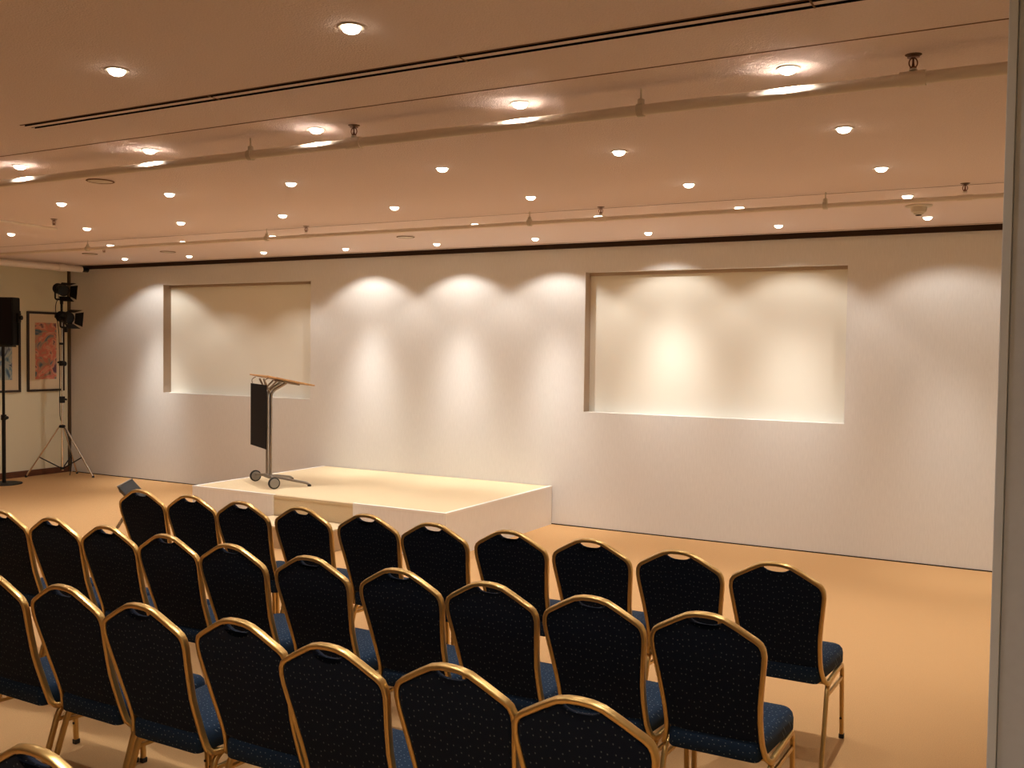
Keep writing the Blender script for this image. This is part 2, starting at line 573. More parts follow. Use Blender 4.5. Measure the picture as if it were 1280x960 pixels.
stp = thing('stage_step', 'carpeted box step on the floor at the middle of the stage front', 'step', ((NX0 + NX1) / 2, (SY0 + 6.70) / 2, 0))
bm = bmesh.new()
w = (NX1 - NX0) / 2
add_box(bm, -w, w, -0.212, 0.212, 0.0, 0.185)
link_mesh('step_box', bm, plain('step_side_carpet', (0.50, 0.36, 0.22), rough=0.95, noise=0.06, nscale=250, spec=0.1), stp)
bm = bmesh.new()
add_box(bm, -w - 0.004, w + 0.004, -0.216, 0.212, 0.1852, 0.205, bevel=0.004)
link_mesh('tread', bm, MAT['stage_carpet'], stp)

# ------------------------------------------------------------------ downlights
def make_beam(power, core, width, edge, wide, w_in, w_out):
    """reflector lamp: a core beam inside a wide soft-edged spill cone, along local -z"""
    d = bpy.data.lights.new('downlight_beam', 'POINT')
    d.shadow_soft_size = 0.006
    d.energy = 1.0
    d.color = LAMP_COLOUR
    d.use_nodes = True
    nt = d.node_tree
    for n in list(nt.nodes):
        nt.nodes.remove(n)
    out = nt.nodes.new('ShaderNodeOutputLight')
    e = nt.nodes.new('ShaderNodeEmission')
    e.inputs['Color'].default_value = (1, 1, 1, 1)
    tc = nt.nodes.new('ShaderNodeTexCoord')
    sp = nt.nodes.new('ShaderNodeSeparateXYZ')
    nt.links.new(tc.outputs['Normal'], sp.inputs[0])

    def mth(op, a, b_=None):
        n = nt.nodes.new('ShaderNodeMath')
        n.operation = op
        for i, v in enumerate((a, b_)):
            if v is None:
                continue
            if isinstance(v, (int, float)):
                n.inputs[i].default_value = v
            else:
                nt.links.new(v, n.inputs[i])
        return n.outputs[0]

    cosv = mth('MULTIPLY', sp.outputs['Z'], -1.0)
    ang = mth('MULTIPLY', mth('ARCCOSINE', mth('MINIMUM', mth('MAXIMUM', cosv, -1.0), 1.0)), 180 / PI)
    q = mth('POWER', mth('DIVIDE', ang, width), edge)
    cr = mth('MULTIPLY', mth('EXPONENT', mth('MULTIPLY', q, -1.0)), core)
    mr = nt.nodes.new('ShaderNodeMapRange')
    mr.interpolation_type = 'SMOOTHSTEP'
    mr.inputs['From Min'].default_value = w_out
    mr.inputs['From Max'].default_value = w_in
    mr.inputs['To Min'].default_value = 0.0
    mr.inputs['To Max'].default_value = wide
    nt.links.new(ang, mr.inputs['Value'])
    nt.links.new(mth('MULTIPLY', mth('ADD', cr, mr.outputs[0]), power), e.inputs['Strength'])
    nt.links.new(e.outputs[0], out.inputs['Surface'])
    return d


lamp_data = make_beam(*BEAM)
near_data = make_beam(*NEAR_BEAM)
wash_data = [make_beam(*WASH), make_beam(*WASH_WEAK), make_beam(*WASH_HIGH)]

proto_lamp = thing('ceiling_downlight', '', 'downlight', (0, 0, H_CEIL))
lathe_obj('trim_ring', [(0.035, 0.0), (0.044, -0.0005), (0.047, -0.0025), (0.044, -0.005), (0.036, -0.004), (0.035, 0.0)], MAT['cream_plastic'], proto_lamp, seg=24)
lathe_obj('glowing_lens', [(0.034, 0.0), (0.033, -0.009), (0.027, -0.018), (0.016, -0.0235), (0.003, -0.0255)], MAT['lamp_glow'], proto_lamp, seg=20)
lb = bpy.data.objects.new('beam', lamp_data)
COL.objects.link(lb)
lb.parent = proto_lamp
lb.location = (0, 0, -0.033)

ROWS = [
    [(-2.141, 2.69), (-3.318, 2.681)],
    [(-0.93, 3.85), (-2.118, 3.862), (-3.293, 3.862), (-4.498, 3.855), (-5.646, 3.845)],
    [(-0.928, 4.99), (-2.133, 5.035), (-3.3, 5.038), (-4.53, 5.06), (-5.665, 5.034), (-6.846, 5.013)],
    [(-0.924, 6.15), (-2.133, 6.215), (-3.333, 6.255), (-4.551, 6.27), (-5.699, 6.265), (-6.896, 6.256), (-8.083, 6.19), (-9.229, 6.184)],
    [(-0.92, 7.30), (-2.126, 7.368), (-3.303, 7.384), (-4.506, 7.418), (-5.719, 7.46), (-6.869, 7.409), (-8.14, 7.42), (-9.2, 7.345)],
    [(-0.915, 8.50), (-2.117, 8.55), (-3.34, 8.61), (-4.537, 8.62), (-5.727, 8.65), (-6.958, 8.67), (-8.142, 8.63), (-9.377, 8.64), (-10.464, 8.573)],
]
row_words = ['in the row nearest the camera', 'in the row right above the near ceiling pipe', 'in the row just beyond the near pipe',
             'in the middle row between the two ceiling pipes', 'in the row just beyond the far ceiling pipe', 'in the row closest to the front wall']
ordinal = ['rightmost', 'second from the right', 'third from the right', 'fourth from the right', 'fifth from the right', 'sixth from the right',
           'seventh from the right', 'eighth from the right', 'ninth from the right']
first = True
for ri, row in enumerate(ROWS):
    for k, (x, y) in enumerate(row):
        lab = 'round glowing downlight, %s, %s' % (ordinal[k], row_words[ri])
        if ri == 5 and k == 0:
            lab = 'small glowing downlight half hidden behind the white smoke detector'
        elif k == len(row) - 1:
            lab = 'round glowing downlight, leftmost, %s' % row_words[ri]
        if first:
            proto_lamp.location = (x, y, H_CEIL)
            tag(proto_lamp, lab, 'downlight', 'ceiling downlights')
            first = False
        else:
            d_ = dup(proto_lamp, (x, y, H_CEIL), 0, lab, 'ceiling downlights')
            if ri == 0:
                for ch in d_.children:
                    if ch.type == 'LIGHT':
                        ch.data = near_data
            if ri == 5:
                for ch in d_.children:
                    if ch.type == 'LIGHT':
                        ch.data = wash_data[WASH_AIM[k][2]]
                        ch.rotation_euler = (math.radians(WASH_AIM[k][0]), math.radians(WASH_AIM[k][1]), 0)
# unseen lamps on the same grid, some added only to brighten the room
for x, y in [(-0.93, 2.69), (-4.5, 2.69),
             (-6.85, 3.85), (-8.05, 3.85), (-8.05, 5.03), (-9.2, 5.03),
             (0.27, 6.2), (0.27, 7.35), (0.27, 8.55), (-10.4, 6.18),  # far left one added to brighten that end of the wall
             (-0.93, 1.5), (-2.13, 1.5), (-0.93, 0.3), (-2.13, 0.3), (0.27, -0.9), (-0.93, -0.9), (-2.13, -0.9),]:  # rows behind the camera added to light the partition
    d_ = dup(proto_lamp, (x, y, H_CEIL), 0, 'small round glowing downlight of the ceiling grid outside the view', 'downlights outside the view')
    if 2 < y < 3:
        for ch in d_.children:
            if ch.type == 'LIGHT':
                ch.data = near_data

# ------------------------------------------------------------------ sprinkler pipes
PZ = 2.862


def pipe_run(name, lab, a, b_, r, couplings=()):
    t = thing(name, lab, 'pipe', a)
    d = Vector(b_) - Vector(a)
    rod_obj('tube', (0, 0, 0), d, r, MAT['pipe'], t, n=20)
    for f, ln in couplings:
        c = d.normalized() * f
        e0 = d.normalized() * (f - ln / 2)
        e1 = d.normalized() * (f + ln / 2)
        rod_obj('coupling', e0, e1, r * 1.25, MAT['pipe'], t, n=20)
    return t


NEAR_SPR = [-0.482, -3.07]
FAR_SPR = [-0.528, -3.08, -6.02]
pipe_run('sprinkler_pipe', 'long cream sprinkler pipe under the ceiling nearer the camera, lit by downlights above it', (RIGHT_X, 3.885, PZ), (-8.6, 3.885, PZ), 0.023,
         [(RIGHT_X - x, 0.09) for x in NEAR_SPR])
pipe_run('sprinkler_pipe', 'long thin cream sprinkler pipe under the ceiling close to the front wall', (RIGHT_X, 6.93, PZ - 0.004), (-11.82, 6.93, PZ - 0.004), 0.016,
         [(RIGHT_X - x, 0.09) for x in FAR_SPR])
pipe_run('sprinkler_pipe', 'short thin branch pipe at the left of the ceiling ending at a small sprinkler', (-7.55, 3.91, PZ), (-7.75, 5.62, PZ), 0.012, [])
lp = pipe_run('duct_pipe', 'thick cream pipe running along the top of the left wall', (-11.9, BACK_Y, 2.885), (-11.9, 9.02, 2.885), 0.043, [(6.5, 0.10), (11.6, 0.10), (12.7, 0.10)])
rod_obj('dark_end_cap', (0, 13.02, 0), (0, 13.12, 0), 0.036, MAT['black_paint'], lp)


def make_sprinkler():
    t = thing('fire_sprinkler', '', 'sprinkler')
    lathe_obj('fitting', [(0.015, -0.0585), (0.015, -0.054), (0.011, -0.052), (0.011, -0.050)], MAT['cream_plastic'], t, seg=14)
    bm = bmesh.new()
    add_lathe(bm, [(0.012, -0.050), (0.012, -0.045), (0.006, -0.044), (0.004, -0.030), (0.0035, -0.012)], 12)
    for s in (-1, 1):
        add_sweep(bm, round_path([(0.009 * s, 0, -0.046), (0.016 * s, 0, -0.034), (0.013 * s, 0, -0.018), (0.002 * s, 0, -0.011)], 0.01), circ(0.0026, 6), (0, 1, 0))
    link_mesh('yoke', bm, MAT['brass'], t, smooth=True)
    lathe_obj('deflector', [(0.004, -0.012), (0.022, -0.0105), (0.022, -0.009), (0.004, -0.0085)], MAT['brass'], t, seg=16)
    lathe_obj('ceiling_rose', [(0.028, -0.0015), (0.03, 0.0)], MAT['joint'], t, seg=20)  # brown disc standing for the shadow of the head on the ceiling
    return t


spr = make_sprinkler()
spr_spots = [(-0.482, 3.885, 'brass sprinkler head on the near pipe by the right partition', 0.4),
             (-3.07, 3.885, 'brass sprinkler head on the near pipe, above the middle of the room', 0.3),
             (-0.528, 6.93, 'brass sprinkler on the far pipe near the smoke detector', 0.4),
             (-3.08, 6.93, 'brass sprinkler head on the far pipe above the right screen\'s left edge', 0.4),
             (-6.02, 6.93, 'brass sprinkler head on the far pipe above the left end of the stage', 0.4),
             (-7.78, 5.62, 'tiny brass sprinkler at the end of the short branch pipe at the left', 0.4),
             (-9.55, 7.54, 'tiny brass sprinkler beside the round grille at the far left ceiling', 0.4)]
for i, (x, y, lab, rz) in enumerate(spr_spots):
    if i == 0:
        spr.location = (x, y, H_CEIL)
        spr.rotation_euler = (0, 0, rz)
        tag(spr, lab, 'sprinkler', 'ceiling sprinkler heads')
    else:
        dup(spr, (x, y, H_CEIL), rz, lab, 'ceiling sprinkler heads')
hang = thing('pipe_hanger', '', 'pipe hanger')
bm = bmesh.new()
add_rod(bm, (0, 0, 0), (0, 0, -0.06), 0.004, 8)
add_lathe(bm, [(0.008, -0.040), (0.015, -0.044), (0.015, -0.062), (0.010, -0.066)], 12)
smooth_by_angle(link_mesh('rod', bm, MAT['cream_plastic'], hang))
bm = bmesh.new()
add_lathe(bm, [(0.0255, -0.014), (0.0285, -0.014), (0.0285, 0.014), (0.0255, 0.014)], 20, (0, 0, PZ - H_CEIL), 'X')
smooth_by_angle(link_mesh('clamp', bm, MAT['cream_plastic'], hang))
for i, (x, y, lab) in enumerate([(-1.55, 3.885, 'cream pipe hanger on the near pipe in the middle between two sprinklers'),
                                 (-3.76, 3.885, 'cream pipe hanger on the near pipe left of its brass sprinkler'),
                                 (-1.40, 6.93, 'cream pipe hanger on the far pipe above the right screen'),
                                 (-3.70, 6.93, 'cream pipe hanger on the far pipe between the two screens'),
                                 (-6.50, 6.93, 'cream pipe hanger on the far pipe above the left screen\'s right end'),
                                 (-9.04, 6.93, 'cream pipe hanger on the far pipe at the far left')]):
    if i == 0:
        hang.location = (x, y, H_CEIL)
        tag(hang, lab, 'pipe hanger', 'pipe hangers')
    else:
        dup(hang, (x, y, H_CEIL), 0, lab, 'pipe hangers')

# smoke detector and flush round grilles
sd = thing('smoke_detector', 'round white smoke detector hanging from the ceiling above the right end of the front wall', 'smoke detector', (-0.905, 7.82, H_CEIL))
lathe_obj('base_plate', [(0.095, 0.0), (0.095, -0.006), (0.088, -0.012), (0.04, -0.014)], MAT['cream_plastic'], sd, seg=32)
lathe_obj('sensor_body', [(0.055, -0.0142), (0.056, -0.03), (0.052, -0.048), (0.036, -0.056), (0.034, -0.066), (0.02, -0.070)], MAT['cream_plastic'], sd, seg=28)
lathe_obj('dark_inlet', [(0.022, -0.0702), (0.021, -0.074), (0.01, -0.075)], MAT['slot_dark'], sd, seg=20)
gr0 = thing('ceiling_grille', '', 'grille')
lathe_obj('rim', [(0.088, 0.0), (0.092, -0.004), (0.084, -0.008), (0.080, -0.003)], MAT['joint'], gr0, seg=32)
lathe_obj('mesh_disc', [(0.0795, -0.001), (0.079, -0.0055), (0.03, -0.0065)], MAT['cream_plastic'], gr0, seg=32)
for i, (x, y, lab) in enumerate([(-5.66, 4.44, 'flat round grille flush in the ceiling just beyond the near pipe at the left'),
                                 (-5.663, 7.993, 'flat round grille flush in the ceiling above the stage, past the far pipe'),
                                 (-10.33, 7.95, 'flat round grille in the ceiling near the far left corner'),
                                 (-9.20, 8.15, 'flat round grille in the ceiling above the left screen\'s left half')]):
    if i == 0:
        gr0.location = (x, y, H_CEIL)
        tag(gr0, lab, 'grille', 'round ceiling grilles')
    else:
        dup(gr0, (x, y, H_CEIL), 0, lab, 'round ceiling grilles')


# ------------------------------------------------------------------ banquet chair
def lerp_tab(tab, z):
    for (z0, v0), (z1, v1) in zip(tab[:-1], tab[1:]):
        if z0 <= z <= z1:
            return v0 + (v1 - v0) * (z - z0) / (z1 - z0)
    return tab[-1][1] if z > tab[-1][0] else tab[0][1]


RAKE = [(0.36, 0.152), (0.46, 0.128), (0.60, 0.080), (0.75, 0.038), (0.93, 0.0)]


def back_y(z):
    return lerp_tab(RAKE, z)


def crown_outline():
    """half outline (x >= 0) of the frame centre line from the apex to the seat joint"""
    pts = [(0.0, 0.921), (0.035, 0.919), (0.068, 0.911), (0.110, 0.889), (0.150, 0.866), (0.178, 0.850), (0.193, 0.838), (0.2015, 0.820), (0.2045, 0.795),
           (0.202, 0.765), (0.196, 0.72), (0.188, 0.66), (0.181, 0.60), (0.177, 0.54), (0.176, 0.48), (0.178, 0.44), (0.184, 0.41), (0.192, 0.392)]
    return pts


def make_chair():
    t = thing('banquet_chair', '', 'chair')
    # gold hoop round the back
    half = crown_outline()
    path = [(-x, back_y(z), z) for x, z in reversed(half)] + [(x, back_y(z), z) for x, z in half[1:]]
    bm = bmesh.new()
    add_sweep(bm, path, rrect(0.026, 0.0175, 0.35), (0, 1, 0.25))
    smooth_by_angle(link_mesh('back_frame', bm, MAT['gold'], t), 50)
    # padded back inside the hoop with the hand hole left open at the top
    ins = 0.0075
    rim = []
    hp = [(0.0, 0.883), (0.022, 0.8845), (0.040, 0.889), (0.054, 0.897), (0.062, 0.905)]
    side = []
    for x, z in half[3:15]:
        cx, cz = 0.0, 0.66
        dx, dz = x - cx, z - cz
        l_ = math.hypot(dx, dz)
        side.append((x - ins * dx / l_, z - ins * dz / l_))
    low = [(0.169, 0.455), (0.12, 0.448), (0.06, 0.446), (0.0, 0.446)]
    hl = hp + side + low
    loop = hl + [(-x, z) for x, z in reversed(hl[1:-1])]
    bm = bmesh.new()
    cz = 0.66
    rings = []
    for off, sc in ((0.010, 0.93), (0.0095, 0.975), (0.004, 1.0), (-0.012, 1.0), (-0.022, 0.97), (-0.030, 0.88), (-0.033, 0.60)):
        ring = []
        for x, z in loop:
            xx = x * sc
            zz = cz + (z - cz) * sc
            ring.append(bm.verts.new((xx, back_y(zz) - off, zz)))
        rings.append(ring)
    n = len(loop)
    for A, B in zip(rings[:-1], rings[1:]):
        for i in range(n):
            j = (i + 1) % n
            bm.faces.new((A[i], A[j], B[j], B[i]))
    for ring, s_ in ((rings[0], 0.010), (rings[-1], -0.034)):
        # fill following the curve of the back: triangulate left-right pairs
        m_ = n // 2
        for i in range(m_):
            a, b_ = ring[i], ring[i + 1]
            c, d = ring[(n - i - 1) % n], ring[(n - i) % n]
            vs_ = [a, b_, c, d]
            uniq = []
            for v in vs_:
                if v not in uniq:
                    uniq.append(v)
            if len(uniq) >= 3:
                try:
                    bm.faces.new(uniq)
                except ValueError:
                    pass
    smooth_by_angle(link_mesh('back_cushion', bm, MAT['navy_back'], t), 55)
    # seat pad
    bm = bmesh.new()
    y0, y1, wr, wf_ = 0.113, 0.545, 0.172, 0.206

    def seat_outline(ins_):
        pts = []
        rc = 0.055
        cs = [(wf_ - rc, y1 - rc, 0), (-wf_ + rc, y1 - rc, 90), (-wr + 0.03, y0 + 0.03, 180), (wr - 0.03, y0 + 0.03, 270)]
        for (cx, cy, a0) in cs:
            r_ = (rc if cy > 0.3 else 0.03) - ins_
            for k in range(7):
                a = math.radians(a0 + 15 * k)
                pts.append((cx + r_ * math.cos(a), cy + r_ * math.sin(a) + (0.014 * (1 - (cx / wf_) ** 2) if cy > 0.3 else 0)))
        return pts
    prev = None
    first_ring = None
    for z, i_ in ((0.378, 0.006), (0.384, 0.0), (0.425, -0.001), (0.444, 0.003), (0.456, 0.013), (0.461, 0.026)):
        ring = [bm.verts.new((x, y, z)) for x, y in seat_outline(i_)]
        if prev:
            for k in range(len(ring)):
                l_ = (k + 1) % len(ring)
                bm.faces.new((prev[k], prev[l_], ring[l_], ring[k]))
        else:
            first_ring = ring
        prev = ring
    bm.faces.new(first_ring)
    ctr = Vector((0, 0.33, 0))
    inner = [bm.verts.new(((v.co.x) * 0.6, ctr.y + (v.co.y - ctr.y) * 0.6, 0.470)) for v in prev]
    for k in range(len(inner)):
        l_ = (k + 1) % len(inner)
        bm.faces.new((prev[k], prev[l_], inner[l_], inner[k]))
    cv = bm.verts.new((0, 0.33, 0.473))
    for k in range(len(inner)):
        bm.faces.new((inner[k], inner[(k + 1) % len(inner)], cv))
    smooth_by_angle(link_mesh('seat_cushion', bm, MAT['navy'], t), 60)
    # legs and under-seat frame
    X = 0.198
    sec = rrect(0.019, 0.022, 0.3)
    for s in (-1, 1):
        pr = round_path([(s * X, 0.345, 0.370), (s * X, 0.178, 0.370), (s * (X + 0.004), 0.058, 0.012)], 0.045, 6)
        bm = bmesh.new()
        add_sweep(bm, pr, sec, (1, 0, 0))
        lg = smooth_by_angle(link_mesh('leg', bm, MAT['gold'], t), 50)
        bm = bmesh.new()
        add_box(bm, s * (X + 0.004) - 0.012, s * (X + 0.004) + 0.012, 0.042, 0.070, 0.0, 0.022, bevel=0.003)
        link_mesh('foot_cap', bm, MAT['black_rubber'], lg)
        pf = round_path([(s * X, 0.3455, 0.370), (s * X, 0.528, 0.368), (s * (X + 0.003), 0.545, 0.012)], 0.042, 6)
        bm = bmesh.new()
        add_sweep(bm, pf, sec, (1, 0, 0))
        lg = smooth_by_angle(link_mesh('leg', bm, MAT['gold'], t), 50)
        bm = bmesh.new()
        add_box(bm, s * (X + 0.003) - 0.012, s * (X + 0.003) + 0.012, 0.532, 0.558, 0.0, 0.022, bevel=0.003)
        link_mesh('foot_cap', bm, MAT['black_rubber'], lg)
        bm = bmesh.new()
        for z in (0.10, 0.235):
            add_lathe(bm, [(0.006, 0.0), (0.006, 0.004), (0.004, 0.006)], 10, (s * X, 0.543 - 0.016, z), 'Y')
        link_mesh('stacking_button', bm, MAT['black_rubber'], lg)
        bm = bmesh.new()
        add_sweep(bm, [(s * X, 0.166, 0.318), (s * X, 0.532, 0.300)], rrect(0.014, 0.016, 0.3), (1, 0, 0))
        smooth_by_angle(link_mesh('side_brace', bm, MAT['gold'], t), 50)
        bm = bmesh.new()
        add_sweep(bm, round_path([(s * 0.190, 0.1455, 0.394), (s * 0.200, 0.155, 0.378), (s * 0.203, 0.20, 0.372)], 0.012, 4), rrect(0.022, 0.0165, 0.35), (0, 0.8, 0.6))
        smooth_by_angle(link_mesh('frame_joint', bm, MAT['gold'], t), 50)
    for y in (0.215, 0.50):
        bm = bmesh.new()
        add_sweep(bm, [(-X, y, 0.362), (X, y, 0.362)], rrect(0.018, 0.014, 0.3), (0, 1, 0))
        smooth_by_angle(link_mesh('cross_bar', bm, MAT['gold'], t), 50)
    return t


chair0 = make_chair()
R1 = [(-5.042, 4.241), (-4.609, 4.247), (-4.178, 4.240), (-3.747, 4.275), (-3.290, 4.290), (-2.835, 4.262), (-2.391, 4.296), (-1.950, 4.316), (-1.492, 4.290), (-1.040, 4.280)]
R2 = [(-5.036, 3.301), (-4.606, 3.305), (-4.176, 3.302), (-3.746, 3.300), (-3.316, 3.296), (-2.835, 3.290), (-2.362, 3.296), (-1.924, 3.295), (-1.488, 3.312), (-1.048, 3.315)]
R3 = [(-3.711, 2.378), (-3.279, 2.395), (-2.815, 2.362), (-2.380, 2.398), (-1.939, 2.340), (-1.509, 2.369), (-1.070, 2.320)]
R4 = [(-2.004, 1.392)]
rng = random.Random(5)
used = False
sidew = ['rightmost', 'second from the right', 'third from the right', 'fourth from the right', 'fifth from the right', 'sixth from the right',
         'seventh from the right', 'eighth from the right', 'ninth from the right']
for name, row, word in (('front row of chairs', R1, 'in the front row nearest the stage'), ('second row of chairs', R2, 'in the second row from the stage'),
                        ('third row of chairs', R3, 'in the third row from the stage'), ('fourth row of chairs', R4, '')):
    for k, (x, y) in enumerate(reversed(row)):
        if name.startswith('fourth'):
            lab = 'navy banquet chair cut off at the bottom left corner, only its gold rim showing'
        else:
            pos = 'leftmost' if k == len(row) - 1 else sidew[k]
            lab = 'navy banquet chair, %s %s' % (pos, word)
        rz = math.radians(rng.uniform(-0.6, 0.6))
        if not used:
            chair0.location = (x, y, 0)
            chair0.rotation_euler = (0, 0, rz)
            tag(chair0, lab, 'chair', name)
            used = True
        else:
            dup(chair0, (x, y, 0), rz, lab, name)

# ------------------------------------------------------------------ lectern on the stage
ang_l = math.atan2(-0.5, 0.865)
lec = thing('lectern', 'wheeled lectern with tilted wooden top and black cloth front standing on the stage', 'lectern', (-7.125, 7.575, SH + 0.003 - 0.003), ang_l)
# local x: across, local y: towards the speaker
top_n = Vector((0, 0.5, -0.10)).normalized()
bm = bmesh.new()
tilt = math.atan2(-0.100, 0.50)
mt = Matrix.Translation((0, 0.18, 1.092)) @ Matrix.Rotation(tilt, 4, 'X')
add_box(bm, -0.31, 0.31, -0.255, 0.255, -0.008, 0.008, bevel=0.004, mat=mt)
link_mesh('desk_top', bm, MAT['desk_wood'], lec)
bm = bmesh.new()
add_box(bm, -0.12, 0.12, -0.05, 0.16, -0.026, -0.0105, bevel=0.003, mat=mt)
link_mesh('mounting_plate', bm, MAT['grey_metal'], lec)
bm = bmesh.new()
add_box(bm, -0.285, 0.285, -0.004, 0.004, 0.0, 0.65, bevel=0.002)
for v in bm.verts:
    v.co.y += 0.004 * math.sin(v.co.x * 20)
link_mesh('cloth_panel', bm, MAT['black_cloth'], lec, loc=(0, -0.065, 0.40))
bm = bmesh.new()
for s in (-1, 1):
    add_sweep(bm, round_path([(s * 0.22, -0.065, 1.048), (s * 0.22, -0.075, 1.095), (s * 0.22, -0.03, 1.118)], 0.03), circ(0.005, 8), (1, 0, 0))
link_mesh('panel_hook', bm, MAT['grey_metal'], lec, smooth=True)
for s in (-1, 1):
    bm = bmesh.new()
    add_sweep(bm, round_path([(s * 0.06, 0.045, 0.09), (s * 0.06, 0.045, 0.97), (s * 0.09, 0.20, 1.065)], 0.06, 6), circ(0.016, 12), (1, 0, 0))
    smooth_by_angle(link_mesh('pole', bm, MAT['grey_metal'], lec))
    bm = bmesh.new()
    add_sweep(bm, [(s * 0.06, 0.045, 0.94), (s * 0.07, -0.035, 1.105)], circ(0.010, 10), (1, 0, 0))
    add_sweep(bm, [(s * 0.06, 0.02, 1.00), (s * 0.07, 0.11, 1.085)], circ(0.009, 10), (1, 0, 0))
    smooth_by_angle(link_mesh('tilt_strut', bm, MAT['steel'], lec))
bm = bmesh.new()
add_box(bm, -0.09, 0.09, 0.01, 0.085, 0.075, 0.115, bevel=0.012)
link_mesh('base_hub', bm, MAT['grey_metal'], lec)
for s in (-1, 1):
    bm = bmesh.new()
    add_sweep(bm, round_path([(s * 0.06, 0.05, 0.095), (s * 0.30, 0.0, 0.075)], 0.02), rrect(0.03, 0.022, 0.4), (0, 0, 1))
    lg = smooth_by_angle(link_mesh('front_leg', bm, MAT['grey_metal'], lec))
    lathe_obj('wheel', [(0.018, -0.014), (0.050, -0.014), (0.060, -0.009), (0.060, 0.009), (0.050, 0.014), (0.018, 0.014)], MAT['black_rubber'], lg, centre=(s * 0.325, 0.0, 0.060), axis='X')
    bmh = bmesh.new()
    add_lathe(bmh, [(0.044, -0.0175), (0.047, -0.0145), (0.047, 0.0145), (0.044, 0.0175)], 24, (s * 0.325, 0.0, 0.060), 'X')
    smooth_by_angle(link_mesh('wheel_hub', bmh, MAT['wheel_grey'], lg))
    bm = bmesh.new()
    add_sweep(bm, round_path([(s * 0.06, 0.06, 0.095), (s * 0.20, 0.26, 0.055), (s * 0.27, 0.36, 0.035), (s * 0.28, 0.385, 0.016)], 0.03), rrect(0.026, 0.02, 0.4), (0, 0, 1))
    lg = smooth_by_angle(link_mesh('rear_leg', bm, MAT['grey_metal'], lec))
    lathe_obj('foot', [(0.018, 0.0), (0.020, 0.004), (0.018, 0.018), (0.010, 0.022)], MAT['black_rubber'], lg, seg=14, centre=(s * 0.28, 0.385, 0.0))

# ------------------------------------------------------------------ pictures on the left wall
for lab, yc, art in (('dark framed pink and blue abstract print on the left wall behind the light stand', 8.812, 'art_red'),
                     ('dark framed blue abstract print on the left wall, half hidden by the loudspeaker', 8.137, 'art_blue')):
    t = thing('framed_picture', lab, 'picture', (LEFT_X, yc, 1.73))
    hw, hh, fw = 0.288, 0.556, 0.03
    bm = bmesh.new()
    add_box(bm, 0, 0.028, -hw, -hw + fw, -hh, hh, bevel=0.003)
    add_box(bm, 0, 0.028, hw - fw, hw, -hh, hh, bevel=0.003)
    add_box(bm, 0, 0.0275, -hw + fw * 0.9, hw - fw * 0.9, -hh, -hh + fw, bevel=0.003)
    add_box(bm, 0, 0.0275, -hw + fw * 0.9, hw - fw * 0.9, hh - fw, hh, bevel=0.003)
    link_mesh('frame', bm, MAT['frame_dark'], t)
    box_obj('mount', 0.002, 0.012, -hw + fw, hw - fw, -hh + fw, hh - fw, MAT['mount'], t)
    box_obj('print', 0.0125, 0.0145, -0.165, 0.165, -0.385, 0.405, MAT[art], t)

# ------------------------------------------------------------------ stage light stand
TX, TY = -11.93, 8.73
ls = thing('lighting_stand', 'chrome tripod lighting stand in the far left corner with a black lamp mount', 'light stand', (TX, TY, 0))
rod_obj('lower_column', (0, 0, 0.10), (0, 0, 0.76), 0.018, MAT['chrome'], ls)
rod_obj('middle_column', (0, 0, 0.745), (0, 0, 1.10), 0.015, MAT['chrome'], ls)
rod_obj('upper_column', (0, 0, 1.06), (0, 0, 2.36), 0.012, MAT['chrome'], ls)
lathe_obj('leg_collar', [(0.030, 0.685), (0.042, 0.69), (0.042, 0.715), (0.030, 0.725)], MAT['black_paint'], ls)
lathe_obj('lower_collar', [(0.024, 0.11), (0.030, 0.115), (0.030, 0.14), (0.024, 0.145)], MAT['black_paint'], ls)
bm = bmesh.new()
add_box(bm, -0.03, 0.03, -0.028, 0.028, 1.03, 1.12, bevel=0.006)
add_rod(bm, (0.03, 0, 1.08), (0.085, 0, 1.08), 0.008)
add_lathe(bm, [(0.014, 0.075), (0.014, 0.09)], 12, (0, 0, 1.08), 'X')
link_mesh('height_clamp', bm, MAT['black_paint'], ls)
bm = bmesh.new()
add_box(bm, -0.03, 0.03, -0.03, 0.03, 1.54, 1.61, bevel=0.006)
add_box(bm, -0.075, -0.03, -0.02, 0.02, 1.575, 1.60, bevel=0.006)
add_lathe(bm, [(0.03, 0.03), (0.034, 0.04), (0.034, 0.06), (0.02, 0.07)], 14, (0, 0, 1.57), 'X')
link_mesh('height_clamp', bm, MAT['black_paint'], ls)
bm = bmesh.new()
add_box(bm, -0.022, 0.022, -0.022, 0.022, 1.83, 1.86, bevel=0.004)
link_mesh('column_joint', bm, MAT['black_paint'], ls)
feet = [(-0.40, -0.27), (0.38, 0.20), (-0.17, 0.36)]
for fx, fy in feet:
    d = Vector((fx, fy, 0)).normalized()
    lg = rod_obj('tripod_leg', (d.x * 0.04, d.y * 0.04, 0.70), (fx, fy, 0.015), 0.0115, MAT['chrome'], ls)
    lathe_obj('leg_tip', [(0.014, 0.0), (0.017, 0.006), (0.015, 0.03)], MAT['black_rubber'], lg, seg=12, centre=(fx, fy, 0))
    k = 0.62
    rod_obj('brace', (d.x * 0.02, d.y * 0.02, 0.13), (fx * k, fy * k, 0.70 - (0.685) * k), 0.008, MAT['black_paint'], ls)
